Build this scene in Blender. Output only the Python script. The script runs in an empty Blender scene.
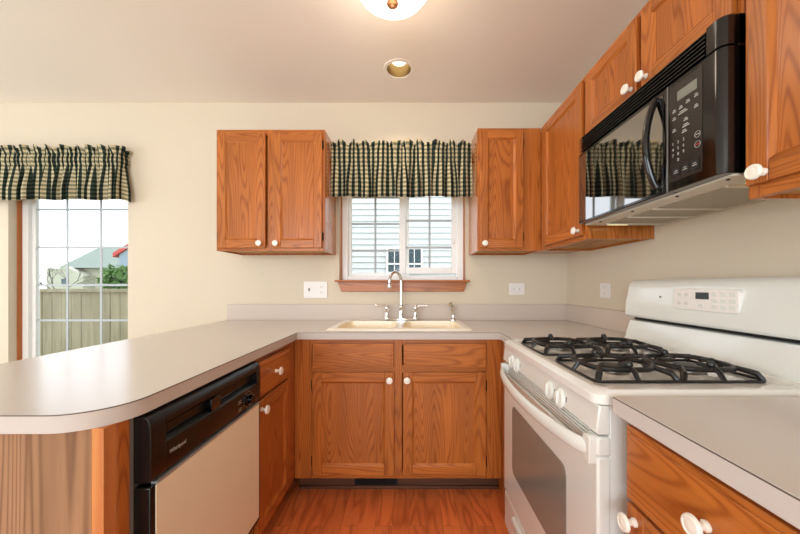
import bpy, bmesh, math, random
from mathutils import Vector, Matrix
random.seed(7)
S = bpy.context.scene
COL = S.collection
PI = math.pi

# ------------------------------------------------------------------ camera
CAM_Z = 1.174
cd = bpy.data.cameras.new('camera')
cam = bpy.data.objects.new('camera', cd); COL.objects.link(cam)
cam.location = (0, 0, CAM_Z); cam.rotation_euler = (PI/2, 0, 0)
cd.sensor_width = 36; cd.lens = 36*318/800
cd.shift_x = -9/800; cd.shift_y = 18/800
cd.clip_start = 0.02; cd.clip_end = 200
S.camera = cam
S.view_settings.view_transform = 'Standard'
S.view_settings.look = 'None'
S.view_settings.gamma = 1
S.view_settings.use_curve_mapping = False
S.view_settings.exposure = -0.02
S.cycles.max_bounces = 9
S.cycles.diffuse_bounces = 5
S.cycles.glossy_bounces = 5
S.cycles.transparent_max_bounces = 12
S.cycles.sample_clamp_indirect = 6
S.cycles.caustics_reflective = False
S.cycles.caustics_refractive = False

# ------------------------------------------------------------------ world
w = bpy.data.worlds.new('overcast_sky'); S.world = w; w.use_nodes = True
wn = w.node_tree; bg = wn.nodes['Background']
wtc = wn.nodes.new('ShaderNodeTexCoord'); wsep = wn.nodes.new('ShaderNodeSeparateXYZ')
wr = wn.nodes.new('ShaderNodeValToRGB')
wn.links.new(wtc.outputs['Generated'], wsep.inputs[0]); wn.links.new(wsep.outputs['Z'], wr.inputs[0])
wr.color_ramp.elements[0].color = (0.92, 0.96, 1, 1); wr.color_ramp.elements[1].color = (0.82, 0.91, 1, 1)
wn.links.new(wr.outputs[0], bg.inputs['Color']); bg.inputs['Strength'].default_value = 2.6

# ------------------------------------------------------------------ large lights: added fill set in made-up openings of the unseen room
def area(name, loc, rot, sx, sy, power, color):
    l = bpy.data.lights.new(name, 'AREA'); l.shape = 'RECTANGLE'; l.size = sx; l.size_y = sy
    l.energy = power; l.color = color
    o = bpy.data.objects.new(name, l); COL.objects.link(o); o.location = loc; o.rotation_euler = rot
    return o
area('rear_fill', (-1.15, -3.28, 1.52), (PI/2, 0, 0), 4.0, 1.5, 102, (0.80, 0.93, 1.0))      # added fill from behind the camera, shines towards +y
area('side_fill', (-4.38, 0.3, 1.35), (0, -PI/2, 0), 1.7, 2.6, 34, (0.84, 0.94, 1.0))      # added fill from the unseen left side, shines towards +x

# ------------------------------------------------------------------ materials
def new_mat(name):
    m = bpy.data.materials.new(name); m.use_nodes = True
    return m, m.node_tree, m.node_tree.nodes['Principled BSDF']
def srgb(r, g, b):
    f = lambda c: (c/255/12.92) if c/255 <= 0.04045 else ((c/255+0.055)/1.055)**2.4
    return (f(r), f(g), f(b), 1)
def plain(name, col, rough=0.5, metal=0, spec=0.5, coat=0, ior=1.5, noise=None):
    m, nt, b = new_mat(name)
    b.inputs['Base Color'].default_value = col
    b.inputs['Roughness'].default_value = rough
    b.inputs['Metallic'].default_value = metal
    b.inputs['Specular IOR Level'].default_value = spec
    b.inputs['Coat Weight'].default_value = coat
    b.inputs['Coat Roughness'].default_value = 0.08
    b.inputs['IOR'].default_value = ior
    # faint procedural mottling
    amt, sc, bump = noise or (0.03, 30, 0)
    tc = nt.nodes.new('ShaderNodeTexCoord'); n = nt.nodes.new('ShaderNodeTexNoise')
    n.inputs['Scale'].default_value = sc; n.inputs['Detail'].default_value = 3
    nt.links.new(tc.outputs['Object'], n.inputs['Vector'])
    mx = nt.nodes.new('ShaderNodeMix'); mx.data_type = 'RGBA'
    mx.inputs['A'].default_value = tuple(c*(1-amt) for c in col[:3])+(1,)
    mx.inputs['B'].default_value = tuple(min(1, c*(1+amt)) for c in col[:3])+(1,)
    nt.links.new(n.outputs['Fac'], mx.inputs['Factor']); nt.links.new(mx.outputs['Result'], b.inputs['Base Color'])
    if bump:
        bp = nt.nodes.new('ShaderNodeBump'); bp.inputs['Strength'].default_value = bump; bp.inputs['Distance'].default_value = 0.002
        nt.links.new(n.outputs['Fac'], bp.inputs['Height']); nt.links.new(bp.outputs[0], b.inputs['Normal'])
    return m
def emit(name, col, strength):
    m, nt, b = new_mat(name)
    b.inputs['Base Color'].default_value = col
    b.inputs['Emission Color'].default_value = col
    b.inputs['Emission Strength'].default_value = strength
    return m

def oak(name, axis, light, dark, rough=0.33, freq=24, coat=0.25, pore=0.5, along=0.7):
    """oak with cathedral figure: contour bands of a stretched noise, plus fine pores"""
    m, nt, b = new_mat(name); N = nt.nodes; L = nt.links
    tc = N.new('ShaderNodeTexCoord'); oi = N.new('ShaderNodeObjectInfo')
    mul = N.new('ShaderNodeVectorMath'); mul.operation = 'SCALE'; mul.inputs[0].default_value = (7.3, 5.1, 9.7)
    L.new(oi.outputs['Random'], mul.inputs['Scale'])
    add = N.new('ShaderNodeVectorMath'); add.operation = 'ADD'
    L.new(tc.outputs['Object'], add.inputs[0]); L.new(mul.outputs[0], add.inputs[1])
    def mapped(across, along):
        s = [across]*3; s['XYZ'.index(axis)] = along
        mp = N.new('ShaderNodeVectorMath'); mp.operation = 'MULTIPLY'; mp.inputs[1].default_value = s
        L.new(add.outputs[0], mp.inputs[0]); return mp.outputs[0]
    n1 = N.new('ShaderNodeTexNoise'); n1.inputs['Scale'].default_value = 1; n1.inputs['Detail'].default_value = 1.0
    n1.inputs['Roughness'].default_value = 0.4; n1.inputs['Distortion'].default_value = 0.12
    L.new(mapped(8.5, along), n1.inputs['Vector'])
    m1 = N.new('ShaderNodeMath'); m1.operation = 'MULTIPLY'; m1.inputs[1].default_value = freq*2*PI
    L.new(n1.outputs['Fac'], m1.inputs[0])
    sn = N.new('ShaderNodeMath'); sn.operation = 'SINE'; L.new(m1.outputs[0], sn.inputs[0])
    mr = N.new('ShaderNodeMapRange'); mr.inputs['From Min'].default_value = -1; mr.inputs['From Max'].default_value = 1
    L.new(sn.outputs[0], mr.inputs['Value'])
    pw = N.new('ShaderNodeMath'); pw.operation = 'POWER'; pw.inputs[1].default_value = 3.0; L.new(mr.outputs[0], pw.inputs[0])
    n2 = N.new('ShaderNodeTexNoise'); n2.inputs['Scale'].default_value = 1; n2.inputs['Detail'].default_value = 3
    L.new(mapped(220, 9), n2.inputs['Vector'])
    n3 = N.new('ShaderNodeTexNoise'); n3.inputs['Scale'].default_value = 1; n3.inputs['Detail'].default_value = 2
    L.new(mapped(14, 1.5), n3.inputs['Vector'])
    c1 = N.new('ShaderNodeMix'); c1.data_type = 'RGBA'; c1.inputs['A'].default_value = light; c1.inputs['B'].default_value = dark
    f = N.new('ShaderNodeMath'); f.operation = 'MULTIPLY'
    pr = N.new('ShaderNodeMapRange'); pr.inputs['From Min'].default_value = 0.35; pr.inputs['From Max'].default_value = 0.65
    pr.inputs['To Min'].default_value = 1-pore; pr.inputs['To Max'].default_value = 1.0
    L.new(n2.outputs['Fac'], pr.inputs['Value'])
    L.new(pw.outputs[0], f.inputs[0]); L.new(pr.outputs[0], f.inputs[1])
    L.new(f.outputs[0], c1.inputs['Factor'])
    c2 = N.new('ShaderNodeMix'); c2.data_type = 'RGBA'; c2.blend_type = 'MULTIPLY'; c2.inputs['Factor'].default_value = 1
    tr = N.new('ShaderNodeMapRange'); tr.inputs['From Min'].default_value = 0.3; tr.inputs['From Max'].default_value = 0.7
    tr.inputs['To Min'].default_value = 0.84; tr.inputs['To Max'].default_value = 1.12
    L.new(n3.outputs['Fac'], tr.inputs['Value'])
    pr2 = N.new('ShaderNodeMapRange'); pr2.inputs['From Min'].default_value = 0.3; pr2.inputs['From Max'].default_value = 0.6
    pr2.inputs['To Min'].default_value = 0.88; pr2.inputs['To Max'].default_value = 1.0
    L.new(n2.outputs['Fac'], pr2.inputs['Value'])
    mm = N.new('ShaderNodeMath'); mm.operation = 'MULTIPLY'; L.new(tr.outputs[0], mm.inputs[0]); L.new(pr2.outputs[0], mm.inputs[1])
    L.new(c1.outputs['Result'], c2.inputs['A']); L.new(mm.outputs[0], c2.inputs['B'])
    L.new(c2.outputs['Result'], b.inputs['Base Color'])
    bp = N.new('ShaderNodeBump'); bp.inputs['Strength'].default_value = 0.12; bp.inputs['Distance'].default_value = 0.001
    L.new(n2.outputs['Fac'], bp.inputs['Height']); L.new(bp.outputs[0], b.inputs['Normal'])
    b.inputs['Roughness'].default_value = rough; b.inputs['Specular IOR Level'].default_value = 0.35; b.inputs['Coat Weight'].default_value = coat*0.6; b.inputs['Coat Roughness'].default_value = 0.2
    return m

OL, OD = srgb(188, 110, 48), srgb(150, 78, 29)
M = {}
M['oakZ'] = oak('oak_vertical', 'Z', OL, OD)
M['oakX'] = oak('oak_horizontal', 'X', OL, OD)
M['oakY'] = oak('oak_depth', 'Y', OL, OD)
M['oak_panel'] = oak('oak_panel', 'Z', srgb(186, 108, 47), srgb(144, 73, 26), freq=30)
M['oak_light'] = oak('oak_end_panel', 'Z', srgb(166, 122, 88), srgb(122, 82, 54), rough=0.5, freq=30, coat=0.05, pore=0.35, along=0.3)
M['oak_edge'] = oak('oak_edging', 'Z', srgb(206, 134, 76), srgb(180, 104, 54), rough=0.45, freq=3, coat=0.1)
M['ply'] = oak('plywood_underside', 'X', srgb(190, 140, 84), srgb(160, 108, 62), rough=0.6, freq=4, coat=0)
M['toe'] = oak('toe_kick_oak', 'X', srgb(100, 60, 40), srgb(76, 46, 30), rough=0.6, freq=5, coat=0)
M['wall'] = plain('cream_wall_paint', srgb(217, 203, 182), 0.75, noise=(0.012, 60, 0.05))
M['ceiling'] = plain('ceiling_paint', srgb(240, 231, 221), 0.9, noise=(0.012, 80, 0.05))
M['lam'] = plain('greige_laminate', srgb(205, 198, 192), 0.22, spec=0.5, noise=(0.05, 420, 0))
M['lam_edge'] = plain('greige_laminate_edge', srgb(196, 186, 178), 0.4, noise=(0.05, 420, 0))
M['lam_splash'] = plain('greige_laminate_splash', srgb(204, 188, 176), 0.4, noise=(0.05, 420, 0))
M['seam'] = plain('laminate_seam', srgb(95, 82, 72), 0.5)
M['white'] = plain('white_enamel', srgb(226, 227, 222), 0.16, coat=0.5, noise=(0.01, 20, 0))
M['white_top'] = plain('cooktop_enamel', srgb(230, 229, 224), 0.14, coat=0.5, noise=(0.01, 20, 0))
M['cream_panel'] = plain('cream_metal', srgb(238, 226, 200), 0.4, noise=(0.01, 20, 0))
M['sink'] = plain('sink_acrylic_window_lit', srgb(250, 234, 204), 0.25, coat=0.3)  # bowls yellower than the rim: window light put into the colour
M['sink_rim'] = plain('sink_rim_white', srgb(248, 242, 228), 0.25, coat=0.3)
M['knob'] = plain('porcelain', srgb(244, 238, 226), 0.2, coat=0.6, noise=(0.06, 160, 0.3))
M['vinyl'] = plain('white_vinyl', srgb(246, 246, 245), 0.35)
M['bounce_floor'] = plain('beige_bounce_floor', srgb(206, 196, 180), 0.95, noise=(0.15, 300, 0.4))
M['grid'] = plain('window_grid_grey', srgb(176, 182, 186), 0.5)
M['plastic_white'] = plain('white_plastic', srgb(238, 232, 228), 0.35)
M['black'] = plain('black_plastic', srgb(8, 8, 9), 0.3, spec=0.35, coat=0.15)
M['black_gloss'] = plain('black_gloss', srgb(5, 5, 6), 0.1, spec=0.4, coat=0.4)
M['black_matte'] = plain('black_matte', srgb(10, 10, 11), 0.6)
M['brown_panel'] = plain('control_panel_dark', srgb(38, 32, 30), 0.25)
M['mirror_glass'] = plain('dark_door_glass', srgb(16, 14, 13), 0.03, spec=1.0, ior=2.35)
M['iron'] = plain('cast_iron', srgb(16, 15, 15), 0.32, noise=(0.2, 90, 0.3))
M['chrome'] = plain('chrome', srgb(228, 230, 232), 0.1, metal=1)
M['steel'] = plain('brushed_steel', srgb(150, 148, 142), 0.35, metal=1)
M['alu'] = plain('aluminium_trim', srgb(176, 178, 180), 0.4, metal=0.6)
M['under'] = plain('microwave_underside', srgb(214, 206, 190), 0.4)
M['filter'] = plain('aluminium_mesh_filter', srgb(164, 156, 136), 0.5, noise=(0.35, 500, 0.5))
M['oak_side'] = oak('oak_varnished_side', 'Z', OL, OD, rough=0.25, coat=1.0)
M['oak_side'].node_tree.nodes['Principled BSDF'].inputs['Coat Roughness'].default_value = 0.06
M['oven_glass'] = plain('oven_door_glass', srgb(132, 128, 120), 0.12, spec=0.9, noise=(0.05, 300, 0))
M['grey'] = plain('grey_print', srgb(120, 116, 112), 0.5)
M['print_light'] = plain('light_print', srgb(176, 174, 168), 0.5)
M['button_white'] = plain('button_white', srgb(214, 212, 206), 0.4)
M['red_print'] = plain('red_print', srgb(190, 50, 40), 0.5)
M['lcd'] = plain('lcd_grey', srgb(126, 128, 118), 0.3)
M['lcd_dark'] = plain('lcd_dark', srgb(58, 66, 70), 0.2)
M['brass'] = plain('antique_brass', srgb(150, 104, 70), 0.4, metal=0.8)
M['bronze'] = plain('dark_bronze', srgb(40, 28, 20), 0.4, metal=0.8)
M['can'] = plain('recessed_can_gold', srgb(150, 124, 78), 0.35, metal=0.8)
M['opal'] = emit('opal_glass_lit', (1.0, 0.93, 0.82, 1), 2.2)
M['bulb'] = emit('bulb_lit', (1.0, 0.90, 0.74, 1), 2.2)
M['hood_lamp'] = emit('hood_lamp_lit', (1.0, 0.86, 0.45, 1), 1.6)
M['fence'] = oak('weathered_fence', 'Z', srgb(158, 150, 126), srgb(146, 138, 114), rough=0.9, freq=3, coat=0)
M['siding'] = plain('white_siding', srgb(206, 209, 210), 0.7)
M['shutter'] = plain('grey_blue_shutter', srgb(120, 146, 150), 0.6)
M['roof'] = plain('grey_shingle', srgb(132, 142, 132), 0.9, noise=(0.12, 8, 0))
M['house'] = plain('cream_house_wall', srgb(186, 184, 168), 0.8)
M['house_blue'] = plain('blue_house_wall', srgb(146, 160, 174), 0.8)
M['red_trim'] = plain('red_trim', srgb(190, 78, 70), 0.7)
M['dark_glass'] = plain('house_window_glass', srgb(70, 84, 92), 0.1)
M['leaf'] = plain('leaf_green', srgb(92, 124, 66), 0.8, noise=(0.3, 4, 0))
M['bark'] = plain('bark', srgb(84, 76, 70), 0.9)
M['lawn'] = plain('lawn', srgb(130, 146, 98), 0.9, noise=(0.15, 6, 0))

# glass pane: mostly transparent with a Fresnel reflection
g, nt, b = new_mat('window_glass'); nt.nodes.remove(b)
tr = nt.nodes.new('ShaderNodeBsdfTransparent'); gl = nt.nodes.new('ShaderNodeBsdfGlossy'); gl.inputs['Roughness'].default_value = 0.01
fr = nt.nodes.new('ShaderNodeFresnel'); fr.inputs['IOR'].default_value = 1.06
mx = nt.nodes.new('ShaderNodeMixShader'); nt.links.new(fr.outputs[0], mx.inputs[0]); nt.links.new(tr.outputs[0], mx.inputs[1]); nt.links.new(gl.outputs[0], mx.inputs[2])
nt.links.new(mx.outputs[0], nt.nodes['Material Output'].inputs[0]); M['glass'] = g

# hardwood floor: boards running into the room, each its own tone
def floor_mat():
    m, nt, b = new_mat('red_oak_floor'); N = nt.nodes; L = nt.links
    tc = N.new('ShaderNodeTexCoord'); sep = N.new('ShaderNodeSeparateXYZ'); L.new(tc.outputs['Object'], sep.inputs[0])
    cb = N.new('ShaderNodeCombineXYZ'); L.new(sep.outputs['Y'], cb.inputs['X']); L.new(sep.outputs['X'], cb.inputs['Y'])
    br = N.new('ShaderNodeTexBrick'); br.inputs['Scale'].default_value = 1; br.offset = 0.37; br.offset_frequency = 2
    br.inputs['Brick Width'].default_value = 0.95; br.inputs['Row Height'].default_value = 0.083
    br.inputs['Mortar Size'].default_value = 0.0009; br.inputs['Mortar Smooth'].default_value = 0.2; br.inputs['Bias'].default_value = 0
    br.inputs['Color1'].default_value = (0, 0, 0, 1); br.inputs['Color2'].default_value = (1, 1, 1, 1); br.inputs['Mortar'].default_value = (0.5, 0.5, 0.5, 1)
    L.new(cb.outputs[0], br.inputs['Vector'])
    # offset the grain per board
    sc = N.new('ShaderNodeVectorMath'); sc.operation = 'SCALE'; sc.inputs['Scale'].default_value = 13
    L.new(br.outputs['Color'], sc.inputs[0])
    ad = N.new('ShaderNodeVectorMath'); ad.operation = 'ADD'; L.new(tc.outputs['Object'], ad.inputs[0]); L.new(sc.outputs[0], ad.inputs[1])
    def noise(s, d):
        mp = N.new('ShaderNodeVectorMath'); mp.operation = 'MULTIPLY'; mp.inputs[1].default_value = s
        L.new(ad.outputs[0], mp.inputs[0])
        n = N.new('ShaderNodeTexNoise'); n.inputs['Scale'].default_value = 1; n.inputs['Detail'].default_value = d
        L.new(mp.outputs[0], n.inputs['Vector']); return n
    n1 = noise((9, 1.4, 3), 1.5); n2 = noise((190, 8, 40), 2)
    a = N.new('ShaderNodeMath'); a.operation = 'MULTIPLY'; a.inputs[1].default_value = 44; L.new(n1.outputs['Fac'], a.inputs[0])
    s = N.new('ShaderNodeMath'); s.operation = 'SINE'; L.new(a.outputs[0], s.inputs[0])
    r = N.new('ShaderNodeMapRange'); r.inputs['From Min'].default_value = -1; L.new(s.outputs[0], r.inputs['Value'])
    p = N.new('ShaderNodeMath'); p.operation = 'POWER'; p.inputs[1].default_value = 2.5; L.new(r.outputs[0], p.inputs[0])
    f = N.new('ShaderNodeMath'); f.operation = 'MULTIPLY'; L.new(p.outputs[0], f.inputs[0]); L.new(n2.outputs['Fac'], f.inputs[1])
    c = N.new('ShaderNodeMix'); c.data_type = 'RGBA'; c.inputs['A'].default_value = srgb(226, 122, 66); c.inputs['B'].default_value = srgb(160, 66, 28)
    L.new(f.outputs[0], c.inputs['Factor'])
    t = N.new('ShaderNodeMapRange'); t.inputs['To Min'].default_value = 0.86; t.inputs['To Max'].default_value = 1.08; L.new(br.outputs['Color'], t.inputs['Value'])
    q = N.new('ShaderNodeMapRange'); q.inputs['To Min'].default_value = 1.0; q.inputs['To Max'].default_value = 0.55; L.new(br.outputs['Fac'], q.inputs['Value'])
    tq = N.new('ShaderNodeMath'); tq.operation = 'MULTIPLY'; L.new(t.outputs[0], tq.inputs[0]); L.new(q.outputs[0], tq.inputs[1])
    c2 = N.new('ShaderNodeMix'); c2.data_type = 'RGBA'; c2.blend_type = 'MULTIPLY'; c2.inputs['Factor'].default_value = 1
    L.new(c.outputs['Result'], c2.inputs['A']); L.new(tq.outputs[0], c2.inputs['B']); L.new(c2.outputs['Result'], b.inputs['Base Color'])
    b.inputs['Roughness'].default_value = 0.36; b.inputs['Coat Weight'].default_value = 0.2; b.inputs['Coat Roughness'].default_value = 0.25
    return m
M['floor'] = floor_mat()

# gingham cloth on its UVs (metres of cloth)
def gingham():
    m, nt, b = new_mat('gingham_cloth'); N = nt.nodes; L = nt.links
    uv = N.new('ShaderNodeUVMap'); sep = N.new('ShaderNodeSeparateXYZ'); L.new(uv.outputs[0], sep.inputs[0])
    def stripe(out, p):
        d = N.new('ShaderNodeMath'); d.operation = 'DIVIDE'; d.inputs[1].default_value = p; L.new(out, d.inputs[0])
        fr = N.new('ShaderNodeMath'); fr.operation = 'FRACT'; L.new(d.outputs[0], fr.inputs[0])
        g = N.new('ShaderNodeMath'); g.operation = 'GREATER_THAN'; g.inputs[1].default_value = 0.48; L.new(fr.outputs[0], g.inputs[0])
        return g.outputs[0]
    a = stripe(sep.outputs['X'], 0.040); c = stripe(sep.outputs['Y'], 0.029)
    s = N.new('ShaderNodeMath'); s.operation = 'MULTIPLY_ADD'; s.inputs[1].default_value = 0.6
    L.new(a, s.inputs[0]); k = N.new('ShaderNodeMath'); k.operation = 'MULTIPLY'; k.inputs[1].default_value = 0.4; L.new(c, k.inputs[0]); L.new(k.outputs[0], s.inputs[2])
    r = N.new('ShaderNodeValToRGB'); r.color_ramp.interpolation = 'CONSTANT'
    e = r.color_ramp.elements; e[0].position = 0; e[0].color = srgb(214, 198, 162); e[1].position = 0.9; e[1].color = srgb(26, 36, 32)
    x = e.new(0.3); x.color = srgb(140, 138, 112); y = e.new(0.5); y.color = srgb(58, 66, 56)
    L.new(s.outputs[0], r.inputs[0]); L.new(r.outputs[0], b.inputs['Base Color']); b.inputs['Roughness'].default_value = 0.9
    b.inputs['Specular IOR Level'].default_value = 0.1
    tl = N.new('ShaderNodeBsdfTranslucent'); L.new(r.outputs[0], tl.inputs['Color'])
    mx = N.new('ShaderNodeMixShader'); mx.inputs[0].default_value = 0.15
    L.new(b.outputs[0], mx.inputs[1]); L.new(tl.outputs[0], mx.inputs[2]); L.new(mx.outputs[0], N['Material Output'].inputs[0])
    return m
M['gingham'] = gingham()

# ------------------------------------------------------------------ mesh helpers
class MB:
    def __init__(s): s.v = []; s.f = []; s.m = []
    def add(s, vs, fs, m=0):
        o = len(s.v); s.v += [tuple(p) for p in vs]
        s.f += [tuple(i+o for i in f) for f in fs]; s.m += [m]*len(fs); return s
    def box(s, x0, x1, y0, y1, z0, z1, m=0):
        v = [(x, y, z) for x in (x0, x1) for y in (y0, y1) for z in (z0, z1)]
        return s.add(v, [(0,1,3,2), (4,6,7,5), (0,4,5,1), (2,3,7,6), (0,2,6,4), (1,5,7,3)], m)
    def prism(s, pts, axis, a0, a1, m=0):
        """polygon pts (2-D) extruded along axis from a0 to a1; pts are (the two other axes in xyz order)"""
        def mk(p, a):
            l = list(p); l.insert(axis, a); return tuple(l)
        n = len(pts); v = [mk(p, a0) for p in pts]+[mk(p, a1) for p in pts]
        f = [tuple(range(n))[::-1], tuple(range(n, 2*n))]+[(i, (i+1) % n, n+(i+1) % n, n+i) for i in range(n)]
        return s.add(v, f, m)
    def lathe(s, prof, c=(0,0,0), d=(0,0,1), n=24, m=0, cap=True):
        """prof: [(radius, distance along d)]"""
        d = Vector(d).normalized(); a = d.orthogonal().normalized(); b = d.cross(a); c = Vector(c); v = []
        for r, h in prof:
            for k in range(n):
                t = 2*PI*k/n; v.append(c+d*h+(a*math.cos(t)+b*math.sin(t))*r)
        f = []
        for i in range(len(prof)-1):
            for k in range(n):
                f.append((i*n+k, i*n+(k+1) % n, (i+1)*n+(k+1) % n, (i+1)*n+k))
        if cap and prof[0][0] > 1e-6: f.append(tuple(range(n))[::-1])
        if cap and prof[-1][0] > 1e-6: f.append(tuple((len(prof)-1)*n+k for k in range(n)))
        return s.add(v, f, m)
    def tube(s, path, r, n=10, m=0, closed=False, rz=1.0):
        P = [Vector(p) for p in path]; N = len(P); R = r if isinstance(r, (list, tuple)) else [r]*N
        v = []; up = None
        for i, p in enumerate(P):
            t = (P[(i+1) % N]-P[i-1]) if closed else (P[min(i+1, N-1)]-P[max(i-1, 0)])
            t.normalize()
            if up is None:
                up = Vector((0,0,1)) if abs(t.z) < 0.9 else Vector((1,0,0))
            a = t.cross(up)
            if a.length < 1e-4: a = t.orthogonal()
            a.normalize(); b = a.cross(t).normalized(); up = b
            for k in range(n):
                th = 2*PI*k/n; v.append(p+a*(math.cos(th)*R[i])+b*(math.sin(th)*R[i]*rz))
        f = []
        for i in range(N if closed else N-1):
            j = (i+1) % N
            for k in range(n): f.append((i*n+k, i*n+(k+1) % n, j*n+(k+1) % n, j*n+k))
        if not closed: f += [tuple(range(n))[::-1], tuple((N-1)*n+k for k in range(n))]
        return s.add(v, f, m)
    def holed(s, outer, holes, z, m=0, down=False):
        bm = bmesh.new()
        for loop in [outer]+holes:
            vs = [bm.verts.new((x, y, z)) for x, y in loop]
            for i in range(len(vs)): bm.edges.new((vs[i], vs[(i+1) % len(vs)]))
        bmesh.ops.triangle_fill(bm, use_beauty=True, edges=bm.edges[:], normal=(0, 0, 1))
        bm.verts.index_update()
        v = [x.co.copy() for x in bm.verts]; f = [tuple(q.index for q in t.verts) for t in bm.faces]
        bm.free()
        return s.add(v, f, m)
    def walls(s, loop, z0, z1, m=0):
        n = len(loop); v = [(x, y, z0) for x, y in loop]+[(x, y, z1) for x, y in loop]
        return s.add(v, [(i, (i+1) % n, n+(i+1) % n, n+i) for i in range(n)], m)
    def build(s, name, mats, parent=None, bevel=0, seg=2, smooth=True, weld=False, loc=None, uv=None):
        me = bpy.data.meshes.new(name); me.from_pydata(s.v, [], s.f)
        if not isinstance(mats, (list, tuple)): mats = [mats]
        for k in mats: me.materials.append(M[k] if isinstance(k, str) else k)
        me.polygons.foreach_set('material_index', s.m)
        bm = bmesh.new(); bm.from_mesh(me)
        if weld: bmesh.ops.remove_doubles(bm, verts=bm.verts, dist=1e-5)
        bmesh.ops.recalc_face_normals(bm, faces=bm.faces); bm.to_mesh(me); bm.free()
        if smooth:
            me.polygons.foreach_set('use_smooth', [True]*len(me.polygons)); me.set_sharp_from_angle(angle=math.radians(38))
        o = bpy.data.objects.new(name, me); COL.objects.link(o)
        if parent: o.parent = parent
        if loc: o.location = loc
        if bevel:
            bv = o.modifiers.new('bevel', 'BEVEL'); bv.width = bevel; bv.segments = seg; bv.limit_method = 'ANGLE'; bv.angle_limit = math.radians(40)
            bv.harden_normals = False
        return o
def tag(o, label=None, cat=None, group=None, kind=None):
    if label: o['label'] = label
    if cat: o['category'] = cat
    if group: o['group'] = group
    if kind: o['kind'] = kind
    return o
def thing(name, label, cat, loc=(0,0,0), rz=0, group=None):
    o = bpy.data.objects.new(name, None); COL.objects.link(o); o.location = loc; o.rotation_euler = (0, 0, rz)
    o.empty_display_size = 0.05
    return tag(o, label, cat, group)
def struct(name, mb, mat, **k):
    return tag(mb.build(name, mat, **k), kind='structure')
def rrect(x0, x1, y0, y1, r, n=5):
    p = []
    for cx, cy, a in ((x1-r, y1-r, 0), (x0+r, y1-r, PI/2), (x0+r, y0+r, PI), (x1-r, y0+r, 1.5*PI)):
        for i in range(n+1):
            t = a+PI/2*i/n; p.append((cx+r*math.cos(t), cy+r*math.sin(t)))
    return p
def text_mesh(body, size, ext=0.0003):
    c = bpy.data.curves.new('t', 'FONT'); c.body = body; c.size = size; c.extrude = ext; c.align_x = 'CENTER'; c.align_y = 'CENTER'
    o = bpy.data.objects.new('t', c); COL.objects.link(o)
    dg = bpy.context.evaluated_depsgraph_get(); me = bpy.data.meshes.new_from_object(o.evaluated_get(dg))
    v = [x.co.copy() for x in me.vertices]; f = [tuple(p.vertices) for p in me.polygons]
    bpy.data.objects.remove(o); bpy.data.curves.remove(c); bpy.data.meshes.remove(me)
    return v, f
def add_text(mb, body, x, y, z, size, m=0):
    """upright text on a face whose outward normal is local -y"""
    v, f = text_mesh(body, size)
    mb.add([(x+p.x, y-p.z, z+p.y) for p in v], f, m)

# ------------------------------------------------------------------ room shell
YB, XR, XL, YR, ZC = 2.375, 1.184, -4.45, -3.35, 2.536
# window openings in the back wall: (x0, x1, z0, z1)
W1 = (-2.993, -2.10, 0.30, 2.12)
W2 = (-0.522, 0.425, 1.20, 2.12)
T = 0.16
struct('floor', MB().box(-1.38, XR+T, -0.6, YB+T, -0.1, 0), 'floor')
m_ = MB(); m_.box(XL-T, XR+T, YR-T, -0.6, -0.1, 0); m_.box(XL-T, -1.38, -0.6, YB+T, -0.1, 0)
struct('floor', m_, 'bounce_floor')  # unseen floor made pale to cut the red bounce of the boards
canh = [(-0.063+0.078*math.cos(2*PI*i/32), 2.01+0.078*math.sin(2*PI*i/32)) for i in range(32)]
sq = [(XL-T, YR-T), (XR+T, YR-T), (XR+T, YB+T), (XL-T, YB+T)]
m_ = MB(); m_.holed(sq, [canh], ZC); m_.holed(sq, [canh], ZC+0.1); m_.walls(sq, ZC, ZC+0.1); m_.walls(canh, ZC, ZC+0.1)
struct('ceiling', m_, 'ceiling', weld=True)
mb = MB()
mb.box(XL-T, W1[0], YB, YB+T, 0, ZC); mb.box(W1[0], W1[1], YB, YB+T, 0, W1[2]); mb.box(W1[0], W1[1], YB, YB+T, W1[3], ZC)
mb.box(W1[1], W2[0], YB, YB+T, 0, ZC); mb.box(W2[0], W2[1], YB, YB+T, 0, W2[2]); mb.box(W2[0], W2[1], YB, YB+T, W2[3], ZC)
mb.box(W2[1], XR+T, YB, YB+T, 0, ZC)
struct('wall_back', mb, 'wall', smooth=False)
struct('wall_right', MB().box(XR, XR+T, YR, YB, 0, ZC), 'wall', smooth=False)
mb = MB(); mb.box(XL-T, XL, YR, -1.0, 0, ZC); mb.box(XL-T, XL, 1.6, YB, 0, ZC); mb.box(XL-T, XL, -1.0, 1.6, 0, 0.5); mb.box(XL-T, XL, -1.0, 1.6, 2.2, ZC)  # unseen wall, opening made up for the side fill
struct('wall_left', mb, 'wall', smooth=False)
mb = MB(); mb.box(XL-T, -3.3, YR-T, YR, 0, ZC); mb.box(0.95, XR+T, YR-T, YR, 0, ZC); mb.box(-3.3, 0.95, YR-T, YR, 0, 0.4); mb.box(-3.3, 0.95, YR-T, YR, 2.3, ZC)  # unseen wall, opening made up and widened for the rear fill
struct('wall_rear', mb, 'wall', smooth=False)
mb = MB(); mb.box(XL, W1[0]-0.1, YB-0.014, YB, 0, 0.09); mb.box(W1[0]-0.1, -1.30, YB-0.014, YB, 0, 0.09)
struct('baseboard_back', mb, 'oakX', bevel=0.003)

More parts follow.
